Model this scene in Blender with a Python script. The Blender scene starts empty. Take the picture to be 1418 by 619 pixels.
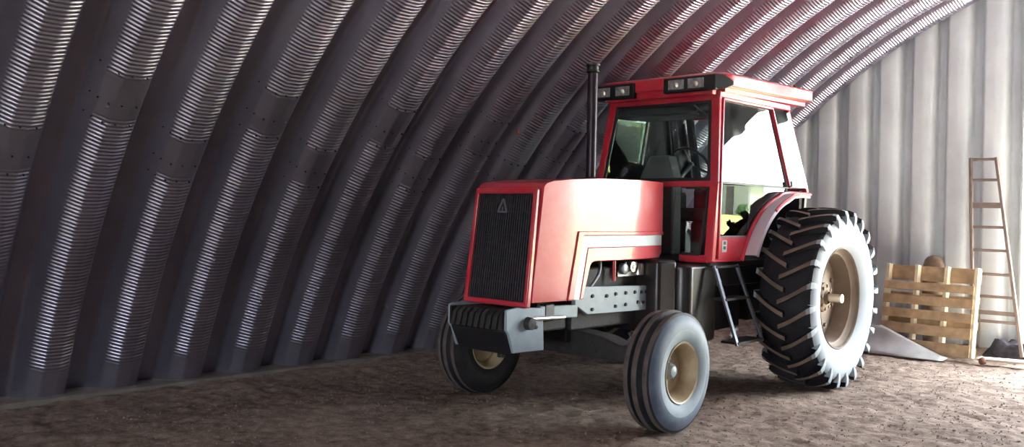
import bpy, math, random
import numpy as np
from mathutils import Vector, Matrix, noise

random.seed(7)
rng = np.random.RandomState(7)
scn = bpy.context.scene
COL = scn.collection
PI = math.pi

# ------------------------------------------------------------------ camera numbers (surveyed from the photograph)
FPX, CYPX, PITCH, CAMH, YAW, ROLL = 1214.26, 297.45, -0.0017, 1.664, 0.7739, 0.0208
ARC_R, ARC_X, ARC_Z = 7.9156, -0.568, -2.9178
BACK_Y, RIB_Y0, RIB_P = 12.0055, 2.0866, 0.6143
TRX, TRY, TRTH = -4.9879, 8.4342, -0.0406

# ------------------------------------------------------------------ materials
def nd(nt, kind, **kw):
    n = nt.nodes.new(kind)
    for k, v in kw.items():
        setattr(n, k, v)
    return n

MATS = {}
def mat(name, color, rough=0.6, metal=0.0, var=0.12, vscale=6.0, bump=0.0, bscale=40.0, spec=0.5, coat=0.0, dirt=None, dscale=3.0, damt=0.5):
    m = bpy.data.materials.new(name); m.use_nodes = True
    nt = m.node_tree; b = nt.nodes['Principled BSDF']
    b.inputs['Roughness'].default_value = rough
    b.inputs['Metallic'].default_value = metal
    b.inputs['Specular IOR Level'].default_value = spec
    b.inputs['Coat Weight'].default_value = coat; b.inputs['Coat Roughness'].default_value = 0.13
    tc = nd(nt, 'ShaderNodeTexCoord')
    n1 = nd(nt, 'ShaderNodeTexNoise'); n1.inputs['Scale'].default_value = vscale; n1.inputs['Detail'].default_value = 6
    nt.links.new(tc.outputs['Object'], n1.inputs['Vector'])
    r = nd(nt, 'ShaderNodeValToRGB')
    c = color
    r.color_ramp.elements[0].position = 0.3; r.color_ramp.elements[1].position = 0.7
    r.color_ramp.elements[0].color = (c[0]*(1-var), c[1]*(1-var), c[2]*(1-var), 1)
    r.color_ramp.elements[1].color = (min(1, c[0]*(1+var)), min(1, c[1]*(1+var)), min(1, c[2]*(1+var)), 1)
    nt.links.new(n1.outputs['Fac'], r.inputs['Fac'])
    out = r.outputs['Color']
    if dirt is not None:
        n2 = nd(nt, 'ShaderNodeTexNoise'); n2.inputs['Scale'].default_value = dscale; n2.inputs['Detail'].default_value = 8; n2.inputs['Roughness'].default_value = 0.7
        nt.links.new(tc.outputs['Object'], n2.inputs['Vector'])
        r2 = nd(nt, 'ShaderNodeValToRGB'); r2.color_ramp.elements[0].position = 0.45; r2.color_ramp.elements[1].position = 0.72
        r2.color_ramp.elements[0].color = (0, 0, 0, 1); r2.color_ramp.elements[1].color = (damt, damt, damt, 1)
        nt.links.new(n2.outputs['Fac'], r2.inputs['Fac'])
        mx = nd(nt, 'ShaderNodeMix', data_type='RGBA')
        nt.links.new(r2.outputs['Color'], mx.inputs['Factor'])
        nt.links.new(out, mx.inputs['A']); mx.inputs['B'].default_value = (*dirt, 1)
        out = mx.outputs['Result']
    nt.links.new(out, b.inputs['Base Color'])
    if bump > 0:
        n3 = nd(nt, 'ShaderNodeTexNoise'); n3.inputs['Scale'].default_value = bscale; n3.inputs['Detail'].default_value = 5
        nt.links.new(tc.outputs['Object'], n3.inputs['Vector'])
        bp = nd(nt, 'ShaderNodeBump'); bp.inputs['Strength'].default_value = bump; bp.inputs['Distance'].default_value = 0.01
        nt.links.new(n3.outputs['Fac'], bp.inputs['Height']); nt.links.new(bp.outputs['Normal'], b.inputs['Normal'])
    MATS[name] = m
    return m

def glass(name, tint, ior=1.55, extra=0.0):
    m = bpy.data.materials.new(name); m.use_nodes = True
    nt = m.node_tree; nt.nodes.clear()
    o = nd(nt, 'ShaderNodeOutputMaterial'); mix = nd(nt, 'ShaderNodeMixShader')
    tr = nd(nt, 'ShaderNodeBsdfTransparent'); tr.inputs['Color'].default_value = (*tint, 1)
    gl = nd(nt, 'ShaderNodeBsdfGlossy'); gl.inputs['Roughness'].default_value = 0.0
    fr = nd(nt, 'ShaderNodeFresnel'); fr.inputs['IOR'].default_value = ior
    ad = nd(nt, 'ShaderNodeMath', operation='ADD'); ad.inputs[1].default_value = extra
    ad.use_clamp = True
    nt.links.new(fr.outputs['Fac'], ad.inputs[0]); nt.links.new(ad.outputs[0], mix.inputs['Fac'])
    nt.links.new(tr.outputs[0], mix.inputs[1]); nt.links.new(gl.outputs[0], mix.inputs[2]); nt.links.new(mix.outputs[0], o.inputs['Surface'])
    MATS[name] = m
    return m

RED = mat('red_tractor_paint', (0.50, 0.016, 0.036), rough=0.33, var=0.06, vscale=2.0, coat=0.36, spec=0.40, dirt=(0.46, 0.20, 0.20), dscale=2.2, damt=0.30)
BLACK = mat('black_painted_steel', (0.011, 0.0105, 0.013), rough=0.45, var=0.3)
STACKM = mat('exhaust_pipe_steel', (0.035, 0.022, 0.035), rough=0.35, var=0.3, metal=0.3)
DARK = mat('oily_dark_iron', (0.018, 0.016, 0.017), rough=0.7, var=0.4, dirt=(0.06, 0.046, 0.04), dscale=7, damt=0.5, bump=0.3)
GREY = mat('grey_chassis_paint', (0.26, 0.32, 0.36), rough=0.5, var=0.08, dirt=(0.22, 0.22, 0.21), dscale=9, damt=0.5)
SILVER = mat('silver_stripe', (0.60, 0.70, 0.72), rough=0.35, var=0.05)
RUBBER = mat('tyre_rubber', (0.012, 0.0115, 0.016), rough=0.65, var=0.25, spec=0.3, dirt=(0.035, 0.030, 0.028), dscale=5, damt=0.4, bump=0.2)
DUSTR = mat('dusty_tyre_lug', (0.15, 0.11, 0.082), rough=0.9, var=0.25)
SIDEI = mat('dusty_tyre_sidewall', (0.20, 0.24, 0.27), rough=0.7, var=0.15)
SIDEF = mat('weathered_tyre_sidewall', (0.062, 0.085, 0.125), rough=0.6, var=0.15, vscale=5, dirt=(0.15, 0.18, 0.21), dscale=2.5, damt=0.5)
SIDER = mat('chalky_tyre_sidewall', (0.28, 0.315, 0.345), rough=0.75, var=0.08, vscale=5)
TAN = mat('cream_wheel_paint', (0.42, 0.33, 0.21), rough=0.55, var=0.15, dirt=(0.22, 0.15, 0.09), dscale=4, damt=0.6)
TREADF = mat('dusty_front_tread', (0.085, 0.066, 0.062), rough=0.85, var=0.3, vscale=14)
CHROME = mat('bright_steel', (0.7, 0.68, 0.62), rough=0.3, metal=0.9, var=0.05)
LENS = mat('headlamp_glass', (0.28, 0.26, 0.26), rough=0.15, var=0.35, vscale=25, spec=0.8)
INTER = mat('cab_lining', (0.028, 0.026, 0.03), rough=0.9, var=0.2)
DASHM = mat('brown_grey_dash_plastic', (0.085, 0.075, 0.075), rough=0.6, var=0.1)
WOOD = mat('pallet_timber', (0.46, 0.32, 0.18), rough=0.8, var=0.25, vscale=9)
WOODL = mat('sawn_timber_ends', (0.72, 0.62, 0.42), rough=0.8, var=0.1, vscale=12)
WOODG = mat('weathered_ladder_timber', (0.21, 0.165, 0.14), rough=0.85, var=0.2, vscale=9)
CLEAR = glass('tinted_cab_glass', (0.92, 1.0, 0.985), 1.46, 0.0)
CONC = mat('old_concrete', (0.22, 0.19, 0.165), rough=0.95, var=0.25, vscale=5, bump=0.4)
SHEET = mat('galvanised_scrap', (0.52, 0.54, 0.52), rough=0.45, metal=0.5, var=0.2, vscale=4)
GRASS = mat('sunlit_grass', (0.50, 0.50, 0.15), rough=0.95, var=0.3, vscale=0.4)
LEAF = mat('bush_leaves', (0.06, 0.12, 0.05), rough=0.9, var=0.4, vscale=8)
SHEDM = mat('grey_shed_boards', (0.34, 0.38, 0.37), rough=0.9, var=0.1)
STRAW = mat('pale_straw_and_chips', (0.24, 0.185, 0.145), rough=0.95, var=0.5, vscale=2.5)
RUST = mat('rusty_brown', (0.16, 0.07, 0.04), rough=0.9, var=0.3)
TANR = mat('shaded_dusty_rear_rim', (0.21, 0.16, 0.118), rough=0.7, var=0.15, dirt=(0.17, 0.12, 0.085), dscale=4, damt=0.6)  # wheel cream darkened: shade inside the deep rim is put into the colour
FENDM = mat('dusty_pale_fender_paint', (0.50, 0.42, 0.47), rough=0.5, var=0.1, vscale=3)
HUBM = mat('dusty_hub_casting', (0.20, 0.14, 0.09), rough=0.8, var=0.3)
PINK = mat('faded_red_plastic', (0.55, 0.16, 0.13), rough=0.6, var=0.1)
BURLAP = mat('brown_burlap', (0.22, 0.15, 0.10), rough=1.0, var=0.3, vscale=12)
HOSEM = mat('black_hose_rubber', (0.02, 0.02, 0.022), rough=0.6, var=0.2)
PAPER = mat('weathered_plank', (0.62, 0.57, 0.47), rough=0.9, var=0.2, vscale=5)

def galv(name, base, rough, metal):
    m = mat(name, base, rough=rough, metal=metal, var=0.10, vscale=1.6, dirt=(base[0]*0.72, base[1]*0.66, base[2]*0.68), dscale=0.9, damt=0.5)
    return m
GALV = galv('galvanised_arch_panels', (0.42, 0.40, 0.50), 0.33, 0.92)
GALVB = galv('galvanised_end_wall', (0.66, 0.71, 0.72), 0.5, 0.15)
BOLT = mat('bolt_heads', (0.02, 0.018, 0.02), rough=0.6, var=0.1)

BOUNCE_APRON = mat('pale_bounce_gravel', (0.33, 0.31, 0.28), rough=0.95, var=0.12, vscale=3)  # pale so that the unseen apron bounces light on to ceiling and wall
def dirt_material():
    m = bpy.data.materials.new('packed_dirt_floor'); m.use_nodes = True
    nt = m.node_tree; b = nt.nodes['Principled BSDF']; b.inputs['Roughness'].default_value = 0.97
    b.inputs['Specular IOR Level'].default_value = 0.15
    tc = nd(nt, 'ShaderNodeTexCoord')
    def nz(scale, det, rough=0.6):
        n = nd(nt, 'ShaderNodeTexNoise'); n.inputs['Scale'].default_value = scale; n.inputs['Detail'].default_value = det; n.inputs['Roughness'].default_value = rough
        nt.links.new(tc.outputs['Object'], n.inputs['Vector']); return n
    a, c, d = nz(1.1, 6), nz(9, 8, 0.7), nz(38, 4)
    r = nd(nt, 'ShaderNodeValToRGB'); e = r.color_ramp.elements
    e[0].position = 0.36; e[0].color = (0.105, 0.068, 0.052, 1); e[1].position = 0.64; e[1].color = (0.40, 0.31, 0.25, 1)
    mixv = nd(nt, 'ShaderNodeMath', operation='MULTIPLY_ADD'); mixv.inputs[1].default_value = 0.35
    nt.links.new(a.outputs['Fac'], mixv.inputs[0])
    h = nd(nt, 'ShaderNodeMath', operation='MULTIPLY'); h.inputs[1].default_value = 0.65
    nt.links.new(c.outputs['Fac'], h.inputs[0]); nt.links.new(h.outputs[0], mixv.inputs[2])
    nt.links.new(mixv.outputs[0], r.inputs['Fac'])
    r2 = nd(nt, 'ShaderNodeValToRGB'); e = r2.color_ramp.elements
    e[0].position = 0.62; e[0].color = (0, 0, 0, 1); e[1].position = 0.70; e[1].color = (0.75, 0.75, 0.75, 1)
    nt.links.new(d.outputs['Fac'], r2.inputs['Fac'])
    mx = nd(nt, 'ShaderNodeMix', data_type='RGBA'); mx.inputs['B'].default_value = (0.48, 0.41, 0.34, 1)
    nt.links.new(r2.outputs['Color'], mx.inputs['Factor']); nt.links.new(r.outputs['Color'], mx.inputs['A'])
    nt.links.new(mx.outputs['Result'], b.inputs['Base Color'])
    bp = nd(nt, 'ShaderNodeBump'); bp.inputs['Strength'].default_value = 0.8; bp.inputs['Distance'].default_value = 0.03
    nt.links.new(c.outputs['Fac'], bp.inputs['Height']); nt.links.new(bp.outputs['Normal'], b.inputs['Normal'])
    return m
DIRT = dirt_material()

# ------------------------------------------------------------------ mesh building
class MB:
    def __init__(s):
        s.v = []; s.f = []; s.m = []
    def add(s, vs, fs, mi=0):
        o = len(s.v); s.v += [tuple(p) for p in vs]
        for i, f in enumerate(fs):
            s.f.append(tuple(o + k for k in f)); s.m.append(mi if isinstance(mi, int) else mi[i])
        return s
    def box(s, a, b, mi=0):
        (x0, y0, z0), (x1, y1, z1) = a, b
        x0, x1 = min(x0, x1), max(x0, x1); y0, y1 = min(y0, y1), max(y0, y1); z0, z1 = min(z0, z1), max(z0, z1)
        vs = [(x0,y0,z0),(x1,y0,z0),(x1,y1,z0),(x0,y1,z0),(x0,y0,z1),(x1,y0,z1),(x1,y1,z1),(x0,y1,z1)]
        return s.add(vs, [(0,3,2,1),(4,5,6,7),(0,1,5,4),(1,2,6,5),(2,3,7,6),(3,0,4,7)], mi)
    def prism(s, poly, off, mi=0):
        """closed planar 3D polygon pushed along the vector off"""
        n = len(poly); off = Vector(off)
        a = [Vector(p) for p in poly]; b = [p + off for p in a]
        nrm = Vector((0, 0, 0))
        for i in range(n):
            nrm += a[i].cross(a[(i+1) % n])
        fs = [tuple(range(n)), tuple(range(2*n-1, n-1, -1))] + [(i, n+i, n+(i+1) % n, (i+1) % n) for i in range(n)]
        if nrm.dot(off) > 0:
            fs = [tuple(reversed(f)) for f in fs]
        return s.add(a + b, fs, mi)
    def slab(s, poly, n, t, mi=0):
        return s.prism(poly, Vector(n).normalized() * t, mi)
    def bar(s, p, q, w, h, up=(0, 0, 1), mi=0):
        """rectangular bar from p to q; w across, h along up"""
        p, q = Vector(p), Vector(q); d = (q - p).normalized(); u = Vector(up); sd = d.cross(u)
        if sd.length < 1e-4: sd = d.cross(Vector((1, 0, 0)))
        sd.normalize(); u = sd.cross(d).normalized()
        c = [(-1,-1),(1,-1),(1,1),(-1,1)]
        vs = [e + sd*(a*w/2) + u*(b*h/2) for e in (p, q) for a, b in c]
        return s.add(vs, [(3,2,1,0),(4,5,6,7),(0,1,5,4),(1,2,6,5),(2,3,7,6),(3,0,4,7)], mi)
    def tube(s, path, r, n=12, mi=0, cap=True):
        P = [Vector(p) for p in path]; rs = r if isinstance(r, (list, tuple)) else [r]*len(P)
        vs = []; u = None
        for i, p in enumerate(P):
            t = (P[min(i+1, len(P)-1)] - P[max(i-1, 0)]).normalized()
            if u is None:
                u = t.orthogonal().normalized()
            else:
                u = (u - t*u.dot(t)).normalized()
            w = t.cross(u)
            for k in range(n):
                a = 2*PI*k/n; vs.append(p + (u*math.cos(a) + w*math.sin(a))*rs[i])
        fs = []
        for i in range(len(P)-1):
            for k in range(n):
                k2 = (k+1) % n; fs.append((i*n+k, i*n+k2, (i+1)*n+k2, (i+1)*n+k))
        if cap:
            fs.append(tuple(reversed(range(n)))); fs.append(tuple(range((len(P)-1)*n, len(P)*n)))
        return s.add(vs, fs, mi)
    def lathe(s, prof, n=64, mi=0, closed=False, org=(0, 0, 0), axis='y'):
        """prof: (axial, radius, [material]) turned about the axis"""
        vs = []; fs = []; ms = []; m = len(prof)
        for k in range(n):
            a = 2*PI*k/n
            for p in prof:
                if axis == 'y': vs.append((org[0]+p[1]*math.cos(a), org[1]+p[0], org[2]+p[1]*math.sin(a)))
                elif axis == 'x': vs.append((org[0]+p[0], org[1]+p[1]*math.cos(a), org[2]+p[1]*math.sin(a)))
                else: vs.append((org[0]+p[1]*math.cos(a), org[1]+p[1]*math.sin(a), org[2]+p[0]))
        for k in range(n):
            k2 = (k+1) % n
            for i in range(m if closed else m-1):
                j = (i+1) % m
                fs.append((k*m+i, k2*m+i, k2*m+j, k*m+j)); ms.append(prof[i][2] if len(prof[i]) > 2 else mi)
        return s.add(vs, fs, ms)
    def build(s, name, mats, parent=None, bevel=0.0, seg=2, smooth=40, loc=None, fix=True, mirror=False):
        v = s.v
        if mirror: v = [(a, -b, c) for a, b, c in v]
        me = bpy.data.meshes.new(name)
        me.from_pydata(v, [], s.f if not mirror else [tuple(reversed(f)) for f in s.f])
        for m in (mats if isinstance(mats, (list, tuple)) else [mats]): me.materials.append(m)
        me.polygons.foreach_set('material_index', s.m)
        if fix:
            import bmesh
            bm = bmesh.new(); bm.from_mesh(me); bmesh.ops.recalc_face_normals(bm, faces=bm.faces); bm.to_mesh(me); bm.free()
        finish(me, smooth)
        return link(name, me, parent, bevel, seg, loc)

def finish(me, smooth):
    if smooth:
        me.polygons.foreach_set('use_smooth', [True]*len(me.polygons))
        me.set_sharp_from_angle(angle=math.radians(smooth))
    me.update()

def link(name, me, parent=None, bevel=0.0, seg=2, loc=None):
    o = bpy.data.objects.new(name, me); COL.objects.link(o)
    if parent is not None: o.parent = parent
    if loc is not None: o.location = loc
    if bevel > 0:
        b = o.modifiers.new('soft edges', 'BEVEL'); b.width = bevel; b.segments = seg; b.limit_method = 'ANGLE'; b.angle_limit = math.radians(35)
        b.harden_normals = False
    return o

def tag(o, label=None, cat=None, group=None, kind=None):
    if label: o['label'] = label
    if cat: o['category'] = cat
    if group: o['group'] = group
    if kind: o['kind'] = kind
    return o

def empty(name, loc=(0, 0, 0), rz=0.0, parent=None):
    o = bpy.data.objects.new(name, None); COL.objects.link(o); o.location = loc; o.rotation_euler = (0, 0, rz); o.empty_display_size = 0.2
    if parent is not None: o.parent = parent
    return o

def grid_mesh(name, V, nu, nv, mats, smooth=True):
    """V: (nu*nv,3) array row-major, quads by numpy"""
    me = bpy.data.meshes.new(name)
    i = np.arange((nu-1)*(nv-1)); r = i // (nv-1); c = i % (nv-1); a = r*nv + c
    q = np.stack([a, a+nv, a+nv+1, a+1], 1).astype(np.int32)
    me.vertices.add(len(V)); me.vertices.foreach_set('co', V.astype(np.float32).ravel())
    me.loops.add(q.size); me.loops.foreach_set('vertex_index', q.ravel())
    me.polygons.add(len(q)); me.polygons.foreach_set('loop_start', np.arange(len(q), dtype=np.int32)*4)
    me.polygons.foreach_set('loop_total', np.full(len(q), 4, np.int32))
    me.update(calc_edges=True)
    for m in mats: me.materials.append(m)
    if smooth: me.polygons.foreach_set('use_smooth', np.ones(len(q), bool))
    me.update()
    return me

# ------------------------------------------------------------------ the arched hall
# one corrugation, from the far corner of a crest, (distance along the hall, depth outward, crimp weight)
PROFILE = [(0.0, 0.034, .7), (0.008, 0.048, .1), (0.018, 0.076, 0), (0.050, 0.170, 0), (0.060, 0.195, 0), (0.072, 0.212, 0), (0.090, 0.220, .1), (0.16, 0.222, .15), (0.205, 0.222, .15),
           (0.228, 0.219, .1), (0.240, 0.210, 0), (0.254, 0.190, 0), (0.305, 0.098, 0), (0.314, 0.084, .3), (0.326, 0.070, .8), (0.350, 0.050, 1), (0.375, 0.030, 1), (0.396, 0.013, 1), (0.408, 0.005, 1), (0.422, 0.001, .9),
           (0.44, 0.0, .8), (0.475, 0.0, .75), (0.512, 0.0, .75), (0.526, 0.001, .8), (0.536, 0.004, .9), (0.560, 0.012, 1), (0.582, 0.020, 1), (0.600, 0.027, 1)]
CRIMP = 0.033
def arch(name, a0, a1, k0, k1, fine):
    ys = []; dep = []; wt = []; kk = []
    for k in range(k0, k1):
        for (s_, d_, w_) in PROFILE:
            ys.append(RIB_Y0 + k*RIB_P + s_); dep.append(d_); wt.append(w_); kk.append(k + (1 if s_ > 0.2 else 0))
    ys, dep, wt, kk = map(np.array, (ys, dep, wt, kk))
    na = int((a1-a0)*ARC_R/CRIMP*5) if fine else int((a1-a0)/math.radians(1.5)) + 2
    A = np.linspace(a0, a1, na)
    AA, YY = np.meshgrid(A, ys, indexing='ij'); DD = np.broadcast_to(dep, AA.shape).copy(); WW = np.broadcast_to(wt, AA.shape); KK = np.broadcast_to(kk, AA.shape)
    if fine:
        u = AA*ARC_R
        lo = np.where(KK % 2 == 1, 0.716, 0.653); hi = np.where(KK % 2 == 1, 0.763, 0.697)
        mask = np.ones_like(AA)
        for (l, h) in ((lo, hi), (lo+0.52, hi+0.52)):
            mask *= 1 - np.clip((AA-l)/0.006 + 0.5, 0, 1)*np.clip((h-AA)/0.006 + 0.5, 0, 1)
        mask *= np.clip((AA-0.41)/0.01, 0, 1)
        amp = 0.0040*WW*mask
        DD += amp*np.cos(2*PI*u/CRIMP + 1.3*KK)
    R = ARC_R + DD
    V = np.stack([ARC_X - R*np.cos(AA), YY, ARC_Z + R*np.sin(AA)], -1).reshape(-1, 3)
    return grid_mesh(name, V, na, len(ys), [GALV])

A_BASE = math.asin((-0.10-ARC_Z)/ARC_R)
A_CEIL, A_FINE, A_RIGHT = 0.95, 1.27, PI-0.95
K0, K1 = -11, 17
KF = -2
wl = link('wall_left', arch('wall_left', A_BASE, A_CEIL, KF, K1, True)); tag(wl, kind='structure')
ce = link('ceiling', arch('ceiling', A_CEIL, A_FINE, KF, K1, True)); tag(ce, kind='structure')
wlf = link('wall_left_front', arch('wall_left_front', A_BASE, A_FINE, K0, KF+1, False)); tag(wlf, kind='structure')
ce2 = link('ceiling_crown', arch('ceiling_crown', A_FINE, A_RIGHT, K0, K1, False)); tag(ce2, kind='structure')
wr = link('wall_right', arch('wall_right', A_RIGHT, PI-A_BASE, K0, K1, False)); tag(wr, kind='structure')

# bolts at the laps of the panels
b = MB()
for k in range(-2, 13):
    lo, hi = (0.716, 0.763) if k % 2 == 1 else (0.653, 0.697)
    for a in (lo-0.004, (lo+hi)/2-0.006, hi+0.004):
        for s_, d_ in ((-0.05, 0.0), (-0.155, 0.0), (-0.245, 0.012), (-0.30, 0.082), (-0.335, 0.15)):
            r = ARC_R + d_ - 0.003
            c = Vector((ARC_X - r*math.cos(a), RIB_Y0 + k*RIB_P + s_, ARC_Z + r*math.sin(a)))
            n = Vector((math.cos(a), -0.0 if d_ < 0.03 else -1.2, -math.sin(a))).normalized()
            b.tube([c - n*0.006, c + n*0.007], 0.007, 6)
b.build('bolt_heads', BOLT, wl, smooth=0)

# concrete sill the panels stand on
def noisy_strip(name, x0, x1, y0, y1, z, m, nx, ny, amp):
    X, Y = np.meshgrid(np.linspace(x0, x1, nx), np.linspace(y0, y1, ny), indexing='ij')
    Z = np.array([noise.fractal(Vector((x*3, y*3, 1.7)), 1.0, 2.0, 4)*amp for x, y in zip(X.ravel(), Y.ravel())]).reshape(X.shape)
    edge = np.clip((X-x0)/(x1-x0), 0, 1)
    Zz = z + Z*0.3 - (edge > 0.9)*0.06
    V = np.stack([X + Z*1.2*edge, Y, Zz], -1).reshape(-1, 3)
    return grid_mesh(name, V, nx, ny, [m])
sl = link('trim_1', noisy_strip('trim_1', -8.35, -7.72, -4.6, 12.3, 0.042, CONC, 16, 240, 0.035)); tag(sl, kind='structure')
b = MB(); b.box((6.6, -4.6, -0.1), (7.3, 12.3, 0.045)); tag(b.build('trim_2', CONC, bevel=0.01), kind='structure')

# dirt floor
def ground_z(x, y):
    z = 0.022*noise.fractal(Vector((x*0.9, y*0.9, 0.3)), 1.0, 2.0, 3) + 0.019*noise.fractal(Vector((x*6.5, y*6.5, 5.3)), 0.75, 2.1, 4)
    z += 0.03*max(0.0, min(1.0, (-7.0-x)/0.9))            # drifted soil against the sill
    t = max(0.0, min(1.0, (y-11.45)/0.55)); z += 0.12*t*t
    return z - 0.008
gx = np.concatenate([np.arange(-8.3, -1.2, 0.036), np.arange(-1.2, 7.3, 0.25)])
gy = np.concatenate([np.arange(-5.0, 1.6, 0.2), np.arange(1.6, 12.6, 0.036)])
X, Y = np.meshgrid(gx, gy, indexing='ij')
Z = np.array([ground_z(x, y) for x, y in zip(X.ravel(), Y.ravel())]).reshape(X.shape)
fl = link('floor', grid_mesh('floor', np.stack([X, Y, Z], -1).reshape(-1, 3), len(gx), len(gy), [DIRT])); tag(fl, kind='structure')

# loose straw, chips and small stones on the dirt
N = 6500
V = []; Fq = []
for i in range(N):
    x = -7.4 + 6.4*rng.rand(); y = 2.4 + 9.2*rng.rand()
    z = ground_z(x, y) + 0.004
    L = 0.005 + 0.016*rng.rand()**3; w = L*(0.35 + 0.5*rng.rand()); h = 0.003 + 0.006*rng.rand(); a = PI*rng.rand()
    ca, sa = math.cos(a), math.sin(a); o = len(V)
    for (p_, q_, r_) in ((1,0,0),(0,1,0),(-1,0,0),(0,-1,0),(0.1,0.1,1),(0,0,-1)):
        V.append((x + (p_*L)*ca - (q_*w)*sa, y + (p_*L)*sa + (q_*w)*ca, z + r_*h))
    for t in ((0,1,4),(1,2,4),(2,3,4),(3,0,4),(1,0,5),(2,1,5),(3,2,5),(0,3,5)):
        Fq.append(tuple(o + j for j in t))
me = bpy.data.meshes.new('straw_litter'); me.from_pydata(V, [], Fq); me.materials.append(STRAW); me.update()
tag(link('straw_litter', me), 'pale straw chips and small stones strewn over the dirt floor', 'litter', kind='stuff')

# back end wall: vertical corrugations, left part closed, the right part open as a doorway
def end_wall(name, y, xs0, xs1, depth, sgn, zlo):
    P = 0.4325; prof = [(0.0, 0.0), (0.08, 0.0), (0.15, 0.004), (0.20, 0.022), (0.225, 0.05), (0.245, 0.13), (0.258, 0.155), (0.275, 0.16), (0.325, 0.16), (0.345, 0.155), (0.362, 0.125), (0.39, 0.025), (0.405, 0.006), (0.42, 0.0)]
    xs = []; ds = []
    k = math.floor((xs0 + 5.62)/P)
    while -5.62 + k*P < xs1:
        for s_, d_ in prof:
            x = -5.62 + k*P + s_
            if xs0 <= x <= xs1: xs.append(x); ds.append(d_)
        k += 1
    xs = np.array(xs); ds = np.array(ds)
    top = ARC_Z + np.sqrt(np.maximum(0.1, (ARC_R+0.25)**2 - (xs-ARC_X)**2))
    lo = np.array([zlo(x) for x in xs])
    top = np.maximum(top, lo + 0.01)
    nz = 2
    V = np.concatenate([np.stack([xs, y + sgn*ds, lo + (top-lo)*t], 1) for t in np.linspace(0, 1, nz)])
    return grid_mesh(name, V, nz, len(xs), [GALVB], smooth=True)
def header(x):
    if x < -1.88: return 3.67 - (x+2.78)*0.63
    return 3.10 + 0.9*min(1.0, max(0.0, (x+1.55)/0.5))
bw = link('wall_back', end_wall('wall_back', BACK_Y, -8.0, -2.95, 0.08, 1, lambda x: -0.05)); tag(bw, kind='structure')
bw2 = link('wall_back_header', end_wall('wall_back_header', BACK_Y, -2.97, 1.3, 0.08, 1, header)); tag(bw2, kind='structure')
bw3 = link('wall_back_right', end_wall('wall_back_right', BACK_Y, 1.3, 6.9, 0.08, 1, lambda x: -0.05)); tag(bw3, kind='structure')
b = MB(); b.box((-2.975, BACK_Y+0.02, -0.05), (-2.93, BACK_Y+0.14, 3.78)); b.box((1.26, BACK_Y-0.04, -0.05), (1.38, BACK_Y+0.12, 4.02))
tag(b.build('door_1', WOODG, bevel=0.01), kind='structure')
# front end wall behind the camera with its own doorway
FRONT_Y = -4.4
FD0, FD1, FDZ = -2.3, -0.1, 2.2
tag(link('wall_front', end_wall('wall_front', FRONT_Y, -8.0, FD0, 0.08, -1, lambda x: -0.05)), kind='structure')
tag(link('wall_front_right', end_wall('wall_front_right', FRONT_Y, FD1, 6.9, 0.08, -1, lambda x: -0.05)), kind='structure')
tag(link('wall_front_header', end_wall('wall_front_header', FRONT_Y, FD0, FD1, 0.08, -1, lambda x: FDZ)), kind='structure')

# ------------------------------------------------------------------ outdoors beyond the doorways, with added pale ground bouncing light indoors
b = MB(); b.box((-90, BACK_Y+0.7, -0.35), (120, 160, -0.05))
tag(b.build('ground_outside', GRASS), kind='structure')
b = MB(); b.box((-14, BACK_Y+0.12, -0.3), (30, BACK_Y+9.0, -0.012)); b.prism([(-2.2, BACK_Y+0.13, -0.2), (1.3, BACK_Y+0.13, -0.2), (2.6, 9.2, -0.2), (-0.6, 9.2, -0.2), (-1.5, 10.0, -0.2)], (0, 0, 0.235)); b.box((-60, -60, -0.3), (60, FRONT_Y+0.2, -0.012))  # unseen pale gravel; the slab inside the doorway is added to bounce light
tag(b.build('ground_bounce_apron', BOUNCE_APRON), kind='structure')

# ------------------------------------------------------------------ the tractor
TR = empty('tractor', (TRX, TRY, 0), math.atan2(-math.cos(TRTH), -math.sin(TRTH)))
tag(TR, 'red farm tractor with glazed cab and huge lugged rear tyres parked on dirt floor', 'tractor')

def xz(pts, y): return [(x, y, z) for x, z in pts]
HW = 0.34
def hood_bend(o):
    # the sheet metal of the hood draws in towards the cab over its rear quarter
    import bmesh
    bm = bmesh.new(); bm.from_mesh(o.data)
    for x in (1.95, 2.12, 2.18, 2.24, 2.30, 2.36, 2.5, 2.65, 2.8, 2.95, 3.1, 3.2, 3.3, 3.4, 3.5):
        bmesh.ops.bisect_plane(bm, geom=bm.verts[:] + bm.edges[:] + bm.faces[:], plane_co=(x, 0, 0), plane_no=(1, 0, 0))
    for v in bm.verts:
        x = v.co.x
        if abs(v.co.y) > 0.2:
            t = max(0.0, 2.36-x); d = -0.11*(t*t/0.36 if t < 0.18 else t-0.09) + 0.035*max(0.0, 1-((x-2.6)/1.02)**2)
            v.co.y += d if v.co.y > 0 else -d
    bm.to_mesh(o.data); bm.free(); finish(o.data, 25)
    return o
# hood: full-width upper shell
b = MB()
top = [(3.503, 1.872), (3.47, 1.902), (3.40, 1.920), (3.17, 1.944), (2.82, 1.965), (2.21, 1.977), (1.74, 1.973)]
b.prism(xz([(3.590, 1.20), (3.612, 0.990), (3.205, 0.985), (3.085, 1.520), (1.735, 1.515)] + top[::-1], -HW), (0, 2*HW, 0))
hood = hood_bend(b.build('hood', RED, TR, bevel=0.022, seg=4))
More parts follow.
